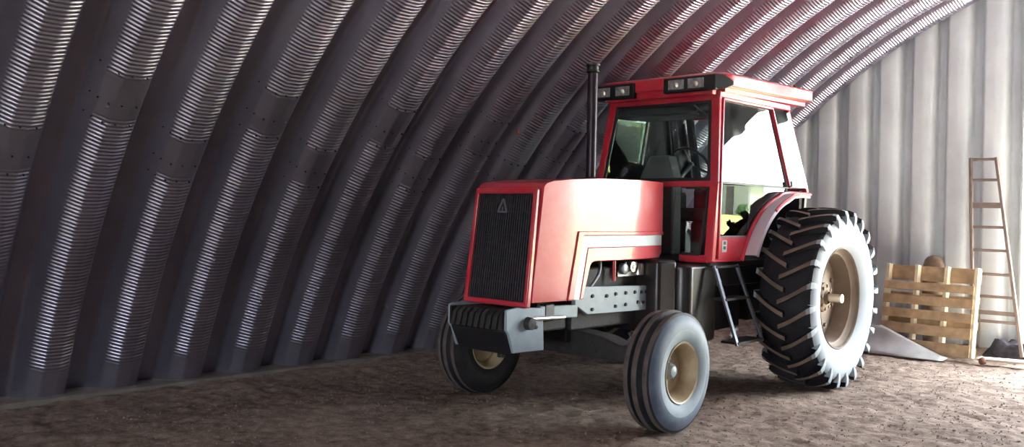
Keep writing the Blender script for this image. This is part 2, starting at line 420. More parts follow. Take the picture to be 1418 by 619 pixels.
# raised lip around the notch, stripe and lower band, both sides
for s in (1, -1):
    b = MB(); y0, y1 = s*(HW-0.03), s*(HW+0.012)
    b.prism(xz([(3.215, 0.985), (3.095, 1.532), (1.735, 1.528), (1.735, 1.495), (3.035, 1.497), (3.145, 0.985)], y0), (0, y1-y0, 0))
    hood_bend(b.build('hood_lip', RED, hood, bevel=0.006))
    b = MB(); y0, y1 = s*(HW-0.07), s*(HW-0.008)
    b.prism(xz([(3.145, 0.985), (3.035, 1.497), (1.735, 1.495), (1.735, 1.400), (2.958, 1.400), (3.052, 0.985)], y0), (0, y1-y0, 0))
    hood_bend(b.build('hood_stripe', SILVER, hood, bevel=0.003))
    b = MB(); y0, y1 = s*(HW-0.08), s*(HW-0.004)
    b.prism(xz([(3.052, 0.985), (2.958, 1.400), (1.74, 1.400), (1.74, 1.33), (1.80, 1.285), (2.86, 1.285), (2.90, 1.275), (2.922, 1.25), (3.006, 0.985)], y0), (0, y1-y0, 0))
    hood_bend(b.build('hood_band', RED, hood, bevel=0.01, seg=3))
# nose: frame, screen and badge
def nose(u, v):   # u: -1..1 across, v: 0 bottom .. 1 top -> on the slanting front
    x = 3.672 + (3.560-3.672)*v; z = 0.955 + (1.862-0.955)*v
    return Vector((x, u*(0.337 - 0.012*v), z))
nn = (nose(0, 1)-nose(0, 0)).cross(Vector((0, 1, 0))).normalized()
if nn.x < 0: nn = -nn
b = MB()
o_ = [(-1, 0.0), (1, 0.0), (1, 1.0), (-1, 1.0)]; i_ = [(-0.885, 0.045), (0.885, 0.045), (0.885, 0.955), (-0.885, 0.955)]
vs = [nose(*p) for p in o_] + [nose(*p) for p in i_]; back = [p - nn*0.052 for p in vs]
fs = []
for k in range(4):
    k2 = (k+1) % 4
    fs += [(k, k2, 4+k2, 4+k), (8+k, 12+k, 12+k2, 8+k2), (k, 8+k, 8+k2, k2), (4+k, 4+k2, 12+k2, 12+k)]
b.add(vs + back, fs)
gf = b.build('grille_frame', RED, TR, bevel=0.012, seg=3)
b = MB(); q = [nose(*p) - nn*0.030 for p in i_]; b.slab(q, -nn, 0.015)
scr = b.build('grille_screen', BLACK, gf)
b = MB()
for k in range(25):
    u = -0.86 + 1.72*k/24; b.bar(nose(u, 0.05)-nn*0.024, nose(u, 0.95)-nn*0.024, 0.008, 0.012, up=nn)
for v in (0.2, 0.4, 0.6, 0.8): b.bar(nose(-0.88, v)-nn*0.028, nose(0.88, v)-nn*0.028, 0.006, 0.008, up=nn)
b.build('grille_bars', mat('grille_bar_paint', (0.034, 0.031, 0.040), rough=0.5, var=0.3, vscale=18, dirt=(0.08, 0.075, 0.07), dscale=9, damt=0.5), gf)
b = MB(); cc = nose(-0.06, 0.845) - nn*0.014; ey = Vector((0, 1, 0)); ez = (nose(0, 1)-nose(0, 0)).normalized()
tri = [cc + ey*a + ez*c for a, c in ((-0.048, -0.045), (0.048, -0.045), (0.0, 0.058))]
for k in range(3):
    b.bar(tri[k], tri[(k+1) % 3], 0.015, 0.012, up=nn)
b.bar(cc + ey*0.0 + ez*(-0.005), cc + ey*0.0 + ez*(-0.04), 0.012, 0.010, up=nn)
bd = b.build('triangle_badge', mat('badge_metal', (0.24, 0.225, 0.26), rough=0.4, metal=0.6), gf, bevel=0.002)
bd['label'] = 'small silver triangle emblem'
# black backing behind the nose gap
b = MB(); b.box((3.30, -0.28, 1.04), (3.44, 0.28, 1.78)); b.build('radiator', BLACK, TR)

# exhaust stack
b = MB(); b.tube([(2.455, 0, 1.90), (2.455, 0, 2.93)], 0.045, 24)
es = b.build('exhaust_stack', STACKM, TR)
b = MB(); b.lathe([(2.905, 0.046), (2.915, 0.058), (2.925, 0.058), (2.93, 0.050), (2.965, 0.052), (2.97, 0.062), (2.985, 0.064), (2.99, 0.055), (2.988, 0.03), (2.93, 0.028)], 24, org=(2.455, 0, 0), axis='z'); b.build('stack_cap', BLACK, es)
b = MB(); b.lathe([(1.965, 0.07), (1.985, 0.07), (1.995, 0.05)], 24, org=(2.455, 0, 0), axis='z'); b.build('stack_collar', BLACK, es)

# chassis: engine, rails, bolts
b = MB()
b.box((1.9, -0.19, 0.70), (2.95, 0.19, 1.22)); b.box((2.95, -0.16, 0.72), (3.35, 0.16, 1.0)); b.box((-0.35, -0.24, 0.62), (1.95, 0.24, 1.18)); b.box((0.9, -0.3, 0.8), (1.9, 0.3, 1.15))
eng = b.build('engine_block', DARK, TR, bevel=0.02)
for s in (1,):
    b = MB(); b.tube([(2.43, 0.25, 1.30), (2.43, 0.25, 1.10)], 0.016, 12); o = b.build('dipstick_tube', RED, eng); o['label'] = 'red upright tube'
    b = MB(); b.tube([(2.62, 0.24, 1.29), (2.63, 0.25, 1.22), (2.68, 0.27, 1.16), (2.76, 0.28, 1.10), (2.80, 0.28, 1.07)], 0.013, 10); b.build('coolant_hose', GREY, eng)
    for cx, r, z0, z1 in ((2.03, 0.045, 1.14, 1.23), (1.90, 0.045, 1.14, 1.24)):
        b = MB(); b.lathe([(z0, 0.0), (z0, r), (z1, r), (z1+0.012, r*0.8), (z1+0.012, 0)], 20, org=(cx, 0.235, 0), axis='z')
        o = b.build('fuel_filter', CHROME, eng)
    b = MB(); b.box((2.0, 0.12, 1.13), (2.36, 0.24, 1.19))
    for cx in (2.12, 2.20, 2.28): b.tube([(cx, 0.24, 1.17), (cx-0.01, 0.26, 1.215), (cx-0.02, 0.25, 1.26)], 0.011, 8)
    b.lathe([(-0.02, 0.0), (-0.02, 0.05), (0.02, 0.05), (0.03, 0.03), (0.03, 0)], 20, org=(2.29, 0.25, 1.20), axis='y')
    b.build('injection_pump', mat('pump_alloy', (0.25, 0.26, 0.27), rough=0.4, metal=0.6, var=0.3, vscale=20), eng, bevel=0.006)
    b = MB(); b.lathe([(-0.03, 0.0), (-0.03, 0.045), (0.03, 0.045), (0.03, 0.02), (0.04, 0.018), (0.04, 0)], 20, org=(2.16, 0.24, 1.215), axis='y'); b.build('alternator', CHROME, eng)
for s in (1, -1):
    b = MB(); y0, y1 = s*0.262, s*0.30
    pl = [(1.90, 0.825), (1.90, 1.040), (2.90, 1.078), (2.985, 1.06), (3.03, 1.01), (3.03, 0.93), (2.96, 0.90), (2.86, 0.845)]
    b.prism(xz(pl, y0), (0, y1-y0, 0))
    rail = b.build('side_rail', GREY, TR, bevel=0.006)
    for bx, bz in ((2.80, 0.995), (2.80, 0.885), (2.60, 0.985), (2.47, 0.995), (2.47, 0.89), (2.32, 0.995), (2.32, 0.895), (2.18, 0.995), (2.13, 0.905), (2.05, 0.90), (2.08, 0.99), (2.01, 0.99), (1.95, 0.98)):
        b = MB(); b.lathe([(0, 0.0), (0, 0.017), (s*0.012, 0.015), (s*0.012, 0)], 6, org=(bx, y1, bz), axis='y')
        b.build('rail_bolt', DARK, rail, smooth=0)
    b = MB(); b.bar((3.0, s*0.285, 0.885), (3.47, s*0.285, 0.905), 0.045, 0.10)
    b.build('front_bolster', GREY, TR, bevel=0.008)
    b = MB(); b.box((3.30, s*0.25, 0.83), (3.415, s*0.312, 0.965)); b.build('bolster_block', BLACK, TR, bevel=0.01)
    b = MB(); b.tube([(3.62, s*0.325, 0.868), (3.20, s*0.325, 0.852)], 0.018, 10); b.build('tow_pin_rod', CHROME, TR)
# front weight carrier
for s in (1, -1):
    b = MB(); y0, y1 = s*0.285, s*0.31
    b.prism(xz([(3.44, 0.94), (3.74, 0.962), (3.86, 0.95), (3.862, 0.80), (3.83, 0.765), (3.775, 0.622), (3.42, 0.612)], y0), (0, y1-y0, 0))
    o = b.build('weight_bracket', GREY, TR, bevel=0.008)
    b = MB(); b.lathe([(0, 0.0), (0, 0.05), (s*0.05, 0.045), (s*0.055, 0)], 16, org=(3.62, y1, 0.835), axis='y'); b.build('pivot_boss', DARK, o)
    b = MB(); b.lathe([(0, 0.0), (0, 0.016), (s*0.02, 0.014), (s*0.02, 0)], 8, org=(3.535, y1, 0.80), axis='y'); b.build('bracket_bolt', RUST, o)
    b = MB(); b.prism(xz([(3.868, 0.935), (3.868, 0.80), (3.80, 0.80), (3.80, 0.935)], s*0.26), (0, s*0.02, 0)); b.build('bracket_slot', BLACK, o)
b = MB()
b.prism([(3.855, -0.285, 0.79), (3.855, 0.285, 0.79), (3.77, 0.285, 0.625), (3.755, 0.2, 0.60), (3.755, -0.2, 0.60), (3.77, -0.285, 0.625)], (-0.33, 0, 0))
wt = b.build('weight_carrier', BLACK, TR, bevel=0.01)
for k in range(9):
    yy = -0.252 + 0.063*k
    b = MB(); b.prism(xz([(3.50, 0.80), (3.50, 0.93), (3.80, 0.935), (3.85, 0.90), (3.875, 0.795)], yy-0.021), (0, 0.042, 0))
    b.build('suitcase_weight', DARK, wt, bevel=0.006)

# front axle
b = MB()
b.prism([(2.86, -0.80, 0.50), (2.86, 0.80, 0.50), (2.86, 0.80, 0.58), (2.86, 0.45, 0.68), (2.86, 0.25, 0.70), (2.86, -0.25, 0.70), (2.86, -0.45, 0.68), (2.86, -0.80, 0.58)], (-0.20, 0, 0))
b.box((2.62, -0.13, 0.6), (2.92, 0.13, 0.86))
ax = b.build('front_axle', DARK, TR, bevel=0.012)
b = MB(); b.tube([(2.60, -0.72, 0.60), (2.60, 0.72, 0.60)], 0.02, 10); b.build('tie_rod', DARK, ax)
for s in (1, -1):
    b = MB(); b.tube([(2.755, s*0.73, 0.36), (2.755, s*0.72, 0.74)], 0.05, 14); b.tube([(2.755, s*0.72, 0.472), (2.755, s*0.98, 0.472)], 0.05, 14); b.box((2.60, s*0.68, 0.58), (2.86, s*0.76, 0.64)); b.build('spindle', DARK, ax)

# front wheels
def front_wheel(sd):
    R, W = 0.474, 0.297; h = W/2
    w = empty('front_wheel', (2.7532, sd*1.008, R-0.006), 0, TR)
    w.rotation_euler = (0, 0.5, 0)
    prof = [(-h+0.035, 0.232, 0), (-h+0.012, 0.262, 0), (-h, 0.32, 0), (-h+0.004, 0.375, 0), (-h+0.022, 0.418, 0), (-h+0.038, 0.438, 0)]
    def ribbed():
        out = []
        for c, wd, r in ((-0.085, 0.040, 0.460), (0.0, 0.046, R), (0.085, 0.040, 0.460)):
            e = wd/2
            out += [(c-e-0.008, r-0.032, 0), (c-e, r-0.003, 2), (c-e+0.004, r, 2), (c+e-0.004, r, 2), (c+e, r-0.003, 0), (c+e+0.008, r-0.032, 0)]
        return out
    prof += ribbed()
    prof += [(h-0.038, 0.438, 1), (h-0.022, 0.418, 1), (h-0.004, 0.375, 1), (h, 0.335, 3), (h-0.002, 0.315, 3), (h-0.012, 0.262, 3), (h-0.035, 0.232, 0)]
    prof += [(h-0.06, 0.215, 0), (-h+0.06, 0.215, 0)]
    b = MB(); b.lathe(prof, 96, closed=True)
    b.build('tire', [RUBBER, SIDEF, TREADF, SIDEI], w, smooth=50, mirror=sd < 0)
    b = MB()
    b.lathe([(h-0.022, 0.224), (h-0.016, 0.236), (h-0.024, 0.240), (h-0.04, 0.230), (-h+0.04, 0.230), (-h+0.024, 0.240), (-h+0.016, 0.236), (-h+0.022, 0.222), (-h+0.05, 0.212),
             (-0.02, 0.190), (-0.035, 0.170), (-0.03, 0.10), (0.0, 0.06), (0.0, 0.0)][::1], 64)
    b.lathe([(h-0.022, 0.224), (h-0.055, 0.212), (h-0.085, 0.196), (0.02, 0.190), (-0.012, 0.180), (-0.02, 0.165), (-0.015, 0.10), (0.0, 0.06)], 64)
    b.build('rim', TAN, w, smooth=35, mirror=sd < 0)
    b = MB(); b.lathe([(-0.03, 0.07), (0.025, 0.062), (0.045, 0.045), (0.055, 0.042), (0.065, 0.0)], 24)
    for k in range(6):
        a = k*PI/3 + 0.2; b.lathe([(-0.02, 0.012), (0.008, 0.012), (0.010, 0.0)], 6, org=(0.095*math.cos(a), 0, 0.095*math.sin(a)))
    b.build('hub', GREY, w, smooth=30, mirror=sd < 0)
    return w
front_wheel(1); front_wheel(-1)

# rear wheels
def rear_wheel(sd):
    R, W = 0.90, 0.575; h = W/2
    w = empty('rear_wheel', (0, sd*1.045, R-0.012), 0, TR)
    rb = R - 0.052
    half = [(0.0, rb), (0.08, rb-0.002), (0.16, rb-0.010), (0.215, rb-0.026), (0.25, rb-0.052), (0.268, rb-0.085), (0.280, 0.72), (0.278, 0.66), (0.262, 0.60), (0.235, 0.54), (0.205, 0.492)]
    prof = [(-v, r, 0) for v, r in half[::-1]] + [(v, r, 0 if r > 0.80 else 2) for v, r in half[1:]]
    prof += [(0.17, 0.468, 0), (-0.17, 0.468, 0)]
    b = MB(); b.lathe(prof, 120, closed=True)
    n = 24
    # one lug runs from the middle of the tread over the shoulder on to the sidewall
    path = [(-0.028, 0.0, R-0.002, 0.044), (0.03, 0.030, R, 0.042), (0.09, 0.066, R-0.001, 0.040), (0.15, 0.108, R-0.005, 0.040), (0.205, 0.150, R-0.012, 0.044), (0.245, 0.180, R-0.020, 0.050), (0.278, 0.200, R-0.034, 0.060), (0.291, 0.210, R-0.075, 0.060), (0.292, 0.214, R-0.125, 0.052), (0.284, 0.216, R-0.17, 0.036)]
    for side in (1, -1):
        for k in range(n):
            ph = 2*PI*(k + (0.5 if side < 0 else 0))/n
            vs = []; fs = []; ms = []
            for (v, dp, rt, wd) in path:
                a = ph + dp
                base = min(rt - 0.02, rb - 0.03) if rt > R-0.05 else rt
                inn = 0.0 if rt > R-0.05 else 0.055
                for (dw, rr, vv) in ((-0.62, base, v-inn), (-0.5, rt, v), (0.5, rt, v), (0.62, base, v-inn)):
                    ang = a + dw*wd/0.9
                    vs.append((rr*math.cos(ang), side*vv, rr*math.sin(ang)))
            for i in range(len(path)-1):
                for j in range(3):
                    fs.append((i*4+j, i*4+j+1, i*4+5+j, i*4+4+j)); ms.append((1 if j == 1 else 0) if i < 5 else (2 if i >= 6 or j == 1 else 0))
            fs.append((0, 1, 2, 3)); ms.append(0)
            b.add(vs, fs, ms)
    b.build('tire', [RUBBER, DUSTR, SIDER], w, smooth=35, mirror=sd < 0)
    b = MB()
    b.lathe([(0.195, 0.474), (0.212, 0.488), (0.222, 0.495), (0.214, 0.502), (0.19, 0.492), (-0.19, 0.492), (-0.214, 0.502), (-0.222, 0.495), (-0.212, 0.488), (-0.19, 0.474)], 80)
    b.lathe([(0.212, 0.488), (0.195, 0.474), (0.165, 0.462), (0.15, 0.440), (-0.01, 0.428), (-0.03, 0.415), (-0.028, 0.36), (-0.01, 0.30), (0.02, 0.20), (0.03, 0.0)], 80)
    b.lathe([(-0.195, 0.474), (-0.165, 0.462), (-0.15, 0.440), (-0.01, 0.428), (-0.01, 0.36), (0.01, 0.20), (0.01, 0.0)], 80)
    rim = b.build('rim', TANR, w, smooth=35, mirror=sd < 0)
    b = MB(); b.lathe([(0.03, 0.15), (0.06, 0.145), (0.075, 0.12), (0.08, 0.075), (0.10, 0.06)], 32)
    for k in range(8):
        a = k*PI/4 + 0.15; b.lathe([(0.04, 0.018), (0.085, 0.018), (0.09, 0.0)], 6, org=(0.115*math.cos(a), 0, 0.115*math.sin(a)))
    for k in range(8):
        a = k*PI/4 + 0.3; b.lathe([(0.01, 0.022), (0.055, 0.022), (0.06, 0.0)], 6, org=(0.33*math.cos(a), -0.04, 0.33*math.sin(a)))
    b.build('hub', HUBM, rim, smooth=30, mirror=sd < 0)
    b = MB(); b.tube([(0, 0.05, 0), (0, 0.235, 0)], 0.042, 20); b.build('axle_end', CHROME, rim, mirror=sd < 0)
    return w
rear_wheel(1); rear_wheel(-1)
b = MB(); b.tube([(0, -1.0, 0.888), (0, 1.0, 0.888)], 0.11, 20); b.box((-0.35, -0.45, 0.62), (0.35, 0.45, 1.15)); b.build('rear_axle', DARK, TR, bevel=0.02)

# ------------------------------------------------------------------ cab
def cab_y(z):      # half-width of the side wall: waist at z = 1.985
    return 0.69 - 0.07*(z-1.985)/0.815 if z > 1.985 else 0.69 - 0.016*(1.985-z)/0.725
ZB, ZW, ZT = 1.258, 1.985, 2.80
xA = lambda z: 1.452 - 0.122*max(0, z-ZW)/0.815 + 0.055*max(0, ZW-z)/0.725
xB = lambda z: -0.06 + 0.30*(z-ZW)/0.815
xC = lambda z: -0.525 + 0.355*(z-ZW)/0.815
lowpost = []
def S(x, z, s, out=0.0): return (x, s*(cab_y(z)+out), z)
b = MB()
for s in (1, -1):
    # A pillars (broad), door-rear pillars and rear pillars
    b.prism([S(xA(ZW), ZW, s), S(xA(ZT), ZT, s), (xA(ZT), s*(cab_y(ZT)-0.085), ZT), (xA(ZW), s*(cab_y(ZW)-0.085), ZW)], (-0.055, 0, 0))
    b.prism([S(xA(ZB), ZB, s), S(xA(ZW), ZW, s), (xA(ZW), s*(cab_y(ZW)-0.085), ZW), (xA(ZB), s*(cab_y(ZB)-0.085), ZB)], (-0.065, 0, 0))
    cb = b if s > 0 else MB()
    cb.bar((xC(ZW)+0.012, s*(cab_y(ZW)-0.03), ZW-0.02), (xC(ZT)+0.012, s*(cab_y(ZT)-0.03), ZT), 0.05, 0.05, up=(1, 0, 0))
    lowpost.append((xC(ZW)+0.012, s*(cab_y(ZW)-0.05), ZW-0.03, xC(ZW)+0.05, s*(cab_y(1.3)-0.05), 1.3))
    # top rail and belt
    b.bar((xA(ZT), s*(cab_y(ZT)-0.02), ZT+0.012), (xC(ZT), s*(cab_y(ZT)-0.02), ZT+0.03), 0.05, 0.06)
    # floor sill
    b.bar((xA(ZB)-0.02, s*(cab_y(ZB)-0.03), ZB+0.012), (0.93, s*(cab_y(ZB)-0.03), ZB+0.012), 0.05, 0.035)
# windshield header and belt, rear header and belt
b.bar((xA(ZT)-0.02, -0.61, ZT+0.0), (xA(ZT)-0.02, 0.61, ZT+0.0), 0.05, 0.09)
b.bar((xA(ZW)-0.02, -0.68, ZW-0.012), (xA(ZW)-0.02, 0.68, ZW-0.012), 0.05, 0.055)
b.bar((xC(ZT), -0.61, ZT), (xC(ZT), 0.61, ZT), 0.05, 0.07); b.bar((xC(ZW), -0.68, ZW-0.02), (xC(ZW), 0.68, ZW-0.02), 0.05, 0.06)
# front lower frames (each side of the hood)
for s in (1, -1):
    b.bar((xA(ZB)-0.02, s*0.33, ZB+0.025), (xA(ZB)-0.02, s*0.63, ZB+0.025), 0.05, 0.07)
cab = b.build('cab_frame', RED, TR, bevel=0.008, seg=2)
o = cb.build('rear_pillar', BLACK, cab, bevel=0.008); o['label'] = 'black rear pillar'
for p_ in lowpost:
    b = MB(); b.bar(p_[:3], p_[3:], 0.05, 0.05, up=(1, 0, 0)); o = b.build('rear_corner_post', BLACK, cab); o['label'] = 'black lower corner post'
# floor, headliner and rear lining
b = MB(); b.box((-0.5, -0.62, 1.20), (1.44, 0.62, 1.255)); b.box((0.0, -0.66, 1.02), (1.28, 0.60, 1.22)); b.build('cab_floor', BLACK, cab, bevel=0.01)
b = MB(); b.prism([(xA(ZT)-0.06, -0.585, 2.78), (xA(ZT)-0.06, 0.585, 2.78), (xC(ZT)+0.05, 0.585, 2.78), (xC(ZT)+0.05, -0.585, 2.78)], (0, 0, 0.05))
b.box((0.75, -0.56, 2.66), (1.22, 0.56, 2.79)); b.build('headliner', INTER, cab, bevel=0.02)
b = MB(); b.box((-0.48, -0.64, 1.25), (-0.40, 0.64, 1.97)); b.build('rear_bulkhead', INTER, cab)
for s in (1, -1):
    b = MB(); b.bar((xB(ZW)-0.02, s*(cab_y(ZW)-0.055), ZW-0.05), (xB(ZT)-0.02, s*(cab_y(ZT)-0.055), ZT), 0.03, 0.045, up=(1, 0, 0)); 
    if s < 0:
        b.bar((xC(ZW)+0.03, s*(cab_y(ZW)-0.075), ZW), (xC(ZT)+0.03, s*(cab_y(ZT)-0.075), ZT), 0.03, 0.06, up=(1, 0, 0)); b.bar((xB(ZW)+0.01, s*(cab_y(ZW)-0.06), ZW-0.05), (xB(ZT)+0.01, s*(cab_y(ZT)-0.06), ZT), 0.03, 0.07, up=(1, 0, 0))
    b.build('pillar_lining', INTER, cab)
    # window seals around the windshield
b = MB()
for s in (1, -1):
    b.bar((xA(ZW)-0.012, s*0.592, ZW+0.02), (xA(ZT)-0.012, s*0.522, ZT-0.04), 0.03, 0.02, up=(1, 0, 0))
b.bar((xA(ZW)-0.012, -0.60, ZW+0.03), (xA(ZW)-0.012, 0.60, ZW+0.03), 0.02, 0.03); b.bar((xA(ZT)-0.008, -0.53, ZT-0.052), (xA(ZT)-0.008, 0.53, ZT-0.052), 0.02, 0.03)
b.build('windshield_seal', BLACK, cab)
b = MB(); b.slab([(xA(ZW+0.02)-0.02, -0.605, ZW+0.02), (xA(ZW+0.02)-0.02, 0.605, ZW+0.02), (xA(ZT-0.04)-0.02, 0.535, ZT-0.04), (xA(ZT-0.04)-0.02, -0.535, ZT-0.04)], (-1, 0, 0), 0.006); b.build('windshield', CLEAR, cab)
b = MB(); b.slab([(xC(ZW)+0.0, -0.62, ZW+0.02), (xC(ZW), 0.62, ZW+0.02), (xC(ZT), 0.55, ZT-0.04), (xC(ZT), -0.55, ZT-0.04)], (-1, 0, 0), 0.006); b.build('rear_window', CLEAR, cab)
b = MB(); b.bar((1.36, 0.36, 2.73), (1.30, 0.50, 2.60), 0.012, 0.012); b.bar((1.40, 0.30, 2.68), (1.38, 0.44, 2.62), 0.012, 0.02); b.build('wiper', BLACK, cab)
FA = lambda a, r=1.005: (r*math.cos(a), 0.888 + r*math.sin(a))      # fender arc about the rear axle
for s in (1, -1):
    # lower front windows beside the hood
    b = MB(); b.slab([(xA(ZB), s*0.24, ZB+0.06), (xA(ZB), s*0.555, ZB+0.06), (xA(ZW)-0.01, s*0.605, ZW-0.04), (xA(ZW)-0.01, s*0.24, ZW-0.04)], (-1, 0, 0), 0.006); b.build('corner_window', CLEAR, cab)
    b = MB(); b.bar((xA(ZB)-0.01, s*0.545, ZB+0.06), (xA(ZW)-0.01, s*0.595, ZW-0.04), 0.025, 0.03, up=(1, 0, 0)); b.bar((xA(ZB)-0.01, s*0.36, ZB+0.065), (xA(ZB)-0.01, s*0.55, ZB+0.065), 0.03, 0.025); b.bar((xA(ZW)-0.01, s*0.36, ZW-0.05), (xA(ZW)-0.01, s*0.60, ZW-0.05), 0.03, 0.02); b.build('window_seal', BLACK, cab)
    # door: red skin below, upper and lower panes
    arcp = [FA(a) for a in np.linspace(math.radians(22.5), math.radians(85), 16)]
    lowz = 1.485
    db = MB()
    pl = [(1.40, ZB+0.02), (0.935, ZB+0.02)] + [p for p in arcp if ZB+0.02 < p[1] < lowz] + [(0.80, lowz), (1.40, lowz)]
    db.prism([S(x, z, s) for x, z in pl], (0, -s*0.03, 0))
    # slim frame around the panes
    ib = MB(); ib.prism([(x, s*(cab_y(z)-0.034), z) for x, z in [(1.40, ZB), (0.80, ZB), (0.72, lowz), (1.40, lowz)]], (0, -s*0.01, 0)); ib.build('door_lining', INTER, cab)
    fr = [S(1.405, ZB+0.03, s), S(1.405, ZW, s), S(xA(ZT)-0.06, ZT-0.03, s), S(xB(ZT)+0.012, ZT-0.018, s), S(xB(ZW)+0.012, ZW, s)]
    fb_ = db if s > 0 else MB()
    for i_ in range(len(fr)-1):
        fb_.bar(fr[i_], fr[i_+1], 0.022, 0.030, up=(0, 1, 0))
    door = db.build('cab_door', RED, TR, bevel=0.004)
    if s < 0: o = fb_.build('window_frame', BLACK, door); o['label'] = 'black window frame'
    b = MB(); b.slab([S(1.385, ZW+0.012, s, -0.012), S(xA(ZT)-0.075, ZT-0.045, s, -0.012), S(xB(ZT)+0.03, ZT-0.035, s, -0.012), S(xB(ZW)+0.03, ZW+0.012, s, -0.012)], (0, -s, -0.085*1), 0.005); b.build('door_pane', CLEAR, door)
    pl = [(0.79, lowz)] + [p for p in arcp if lowz+0.01 < p[1] < ZW-0.02] + [(0.05, ZW-0.01), (0.79, ZW-0.01)]
    b = MB(); b.slab([S(x, z, s, -0.010) for x, z in pl], (0, -s, 0), 0.005)
    # the front of the lower glass sits canted in towards the door pillar
    b.slab([S(x, z, s, -0.010 - 0.175*(x-0.79)) for x, z in ((0.79, lowz), (1.392, lowz), (1.392, ZW-0.01), (0.79, ZW-0.01))], (0, -s, 0), 0.005); b.build('door_pane', CLEAR, door)
    b = MB(); b.bar(S(1.40, ZW, s, -0.006), S(xB(ZW), ZW, s, -0.006), 0.010, 0.012); b.bar(S(1.385, lowz+0.004, s, -0.002), S(0.80, lowz+0.004, s, -0.002), 0.012, 0.016); b.build('pane_divider', DASHM, door)
    b = MB(); b.slab([S(xB(ZW)-0.03, ZW+0.012, s, -0.020), S(xB(ZT)-0.03, ZT-0.03, s, -0.020), S(xC(ZT)+0.035, ZT-0.02, s, 0.006), S(xC(ZW)+0.035, ZW+0.012, s, 0.006)], (0, -s, -0.085), 0.005); b.build('quarter_window', CLEAR, cab)
    b = MB()
    b.prism([S(1.335, 1.345, s, 0.001), S(1.335, 1.455, s, 0.001), S(1.245, 1.455, s, 0.001), S(1.245, 1.345, s, 0.001)], (0, s*0.003, 0))
    dc = b.build('decal', mat('faded_grey_decal' + ('' if s > 0 else '_far'), (0.36, 0.33, 0.34), rough=0.6), door); dc['label'] = 'grey sticker with two dark squares'
    b = MB()
    for zz in (1.37, 1.415): b.prism([S(1.31, zz, s, 0.004), S(1.31, zz+0.03, s, 0.004), S(1.268, zz+0.03, s, 0.004), S(1.268, zz, s, 0.004)], (0, s*0.002, 0))
    b.build('decal_square', BLACK, dc)
    b = MB(); b.tube([S(xB(ZW)+0.03, ZW+0.02, s, 0.0), S(xB(ZW)+0.03, ZW+0.02, s, 0.03), S(xB(ZW)+0.03, ZW+0.07, s, 0.03)], 0.012, 8); b.build('door_handle', DASHM, door)

# roof
b = MB()
RF = [(1.455, -0.63), (1.455, 0.63), (1.40, 0.69), (1.27, 0.735), (-0.47, 0.735), (-0.52, 0.68), (-0.52, -0.68), (-0.47, -0.735), (1.27, -0.735), (1.40, -0.69)]
def rz(x): return (1.45-x)*0.028
low = [(x, y, 2.868 + rz(x)) for x, y in RF]; up_ = [(x, y, 2.982 + rz(x)) for x, y in RF]; inn = [(0.47 + (x-0.47)*0.93, y*0.90, 3.008 + rz(x)) for x, y in RF]
n_ = len(RF)
b.add(low + up_ + inn, [tuple(reversed(range(n_)))] + [(k, (k+1) % n_, n_+(k+1) % n_, n_+k) for k in range(n_)] + [(n_+k, n_+(k+1) % n_, 2*n_+(k+1) % n_, 2*n_+k) for k in range(n_)] + [tuple(range(2*n_, 3*n_))])
b.prism([(1.43, -0.60, 2.80), (1.43, 0.60, 2.80), (1.43, 0.60, 2.90), (1.43, -0.60, 2.90)], (-0.08, 0, 0))
roof = b.build('cab_roof', RED, TR, bevel=0.012, seg=3)
b = MB(); b.prism([(1.30, -0.66, 2.83), (1.30, 0.66, 2.83), (-0.45, 0.66, 2.875), (-0.45, -0.66, 2.875)], (0, 0, 0.04)); b.build('roof_underside', RED, roof)
for s, (ya, yb) in ((-1, (-0.695, -0.235)), (1, (0.10, 0.66))):
    b = MB(); lo_, hi_ = (2.815, 2.968) if s < 0 else (2.832, 2.975)
    b.prism([(1.415, ya, lo_), (1.415, yb, lo_), (1.415, yb, hi_), (1.415, ya, hi_)], (0.065, 0, 0))
    if s > 0: b.prism([(1.475, 0.655, lo_+0.005), (1.475, 0.655, hi_), (1.395, 0.71, hi_), (1.29, 0.745, hi_-0.05), (1.29, 0.745, lo_+0.045), (1.395, 0.71, lo_+0.01)], (-0.012, -0.03, 0))
    if s < 0: b.prism([(1.475, -0.655, lo_+0.005), (1.475, -0.655, hi_), (1.395, -0.71, hi_), (1.29, -0.745, hi_-0.05), (1.29, -0.745, lo_+0.045), (1.395, -0.71, lo_+0.01)], (-0.012, 0.03, 0))
    hb = b.build('lamp_housing', BLACK, roof, bevel=0.012, seg=3)
    for yc in ((-0.595, -0.365) if s < 0 else (0.245, 0.455)):
        b = MB(); zc = 2.892 if s < 0 else 2.905; w2 = 0.083 if s < 0 else 0.085; h2 = 0.046
        b.prism([(1.478, yc-w2, zc-h2), (1.478, yc+w2, zc-h2), (1.478, yc+w2, zc+h2), (1.478, yc-w2, zc+h2)], (0.010, 0, 0))
        hl = b.build('headlamp', LENS, hb, bevel=0.006)
        b = MB(); b.lathe([(0.0, 0.030), (0.006, 0.024), (0.010, 0.0)], 16, org=(1.486, yc, zc-0.008), axis='x'); b2 = b.build('headlamp_bulb', CHROME, hb)
b = MB(); b.tube([(-0.10, 0.70, 3.02), (-0.10, 0.70, 3.06)], 0.018, 8); b.box((-0.14, 0.68, 3.015), (-0.06, 0.72, 3.03)); b.build('roof_catch', RUST, roof)

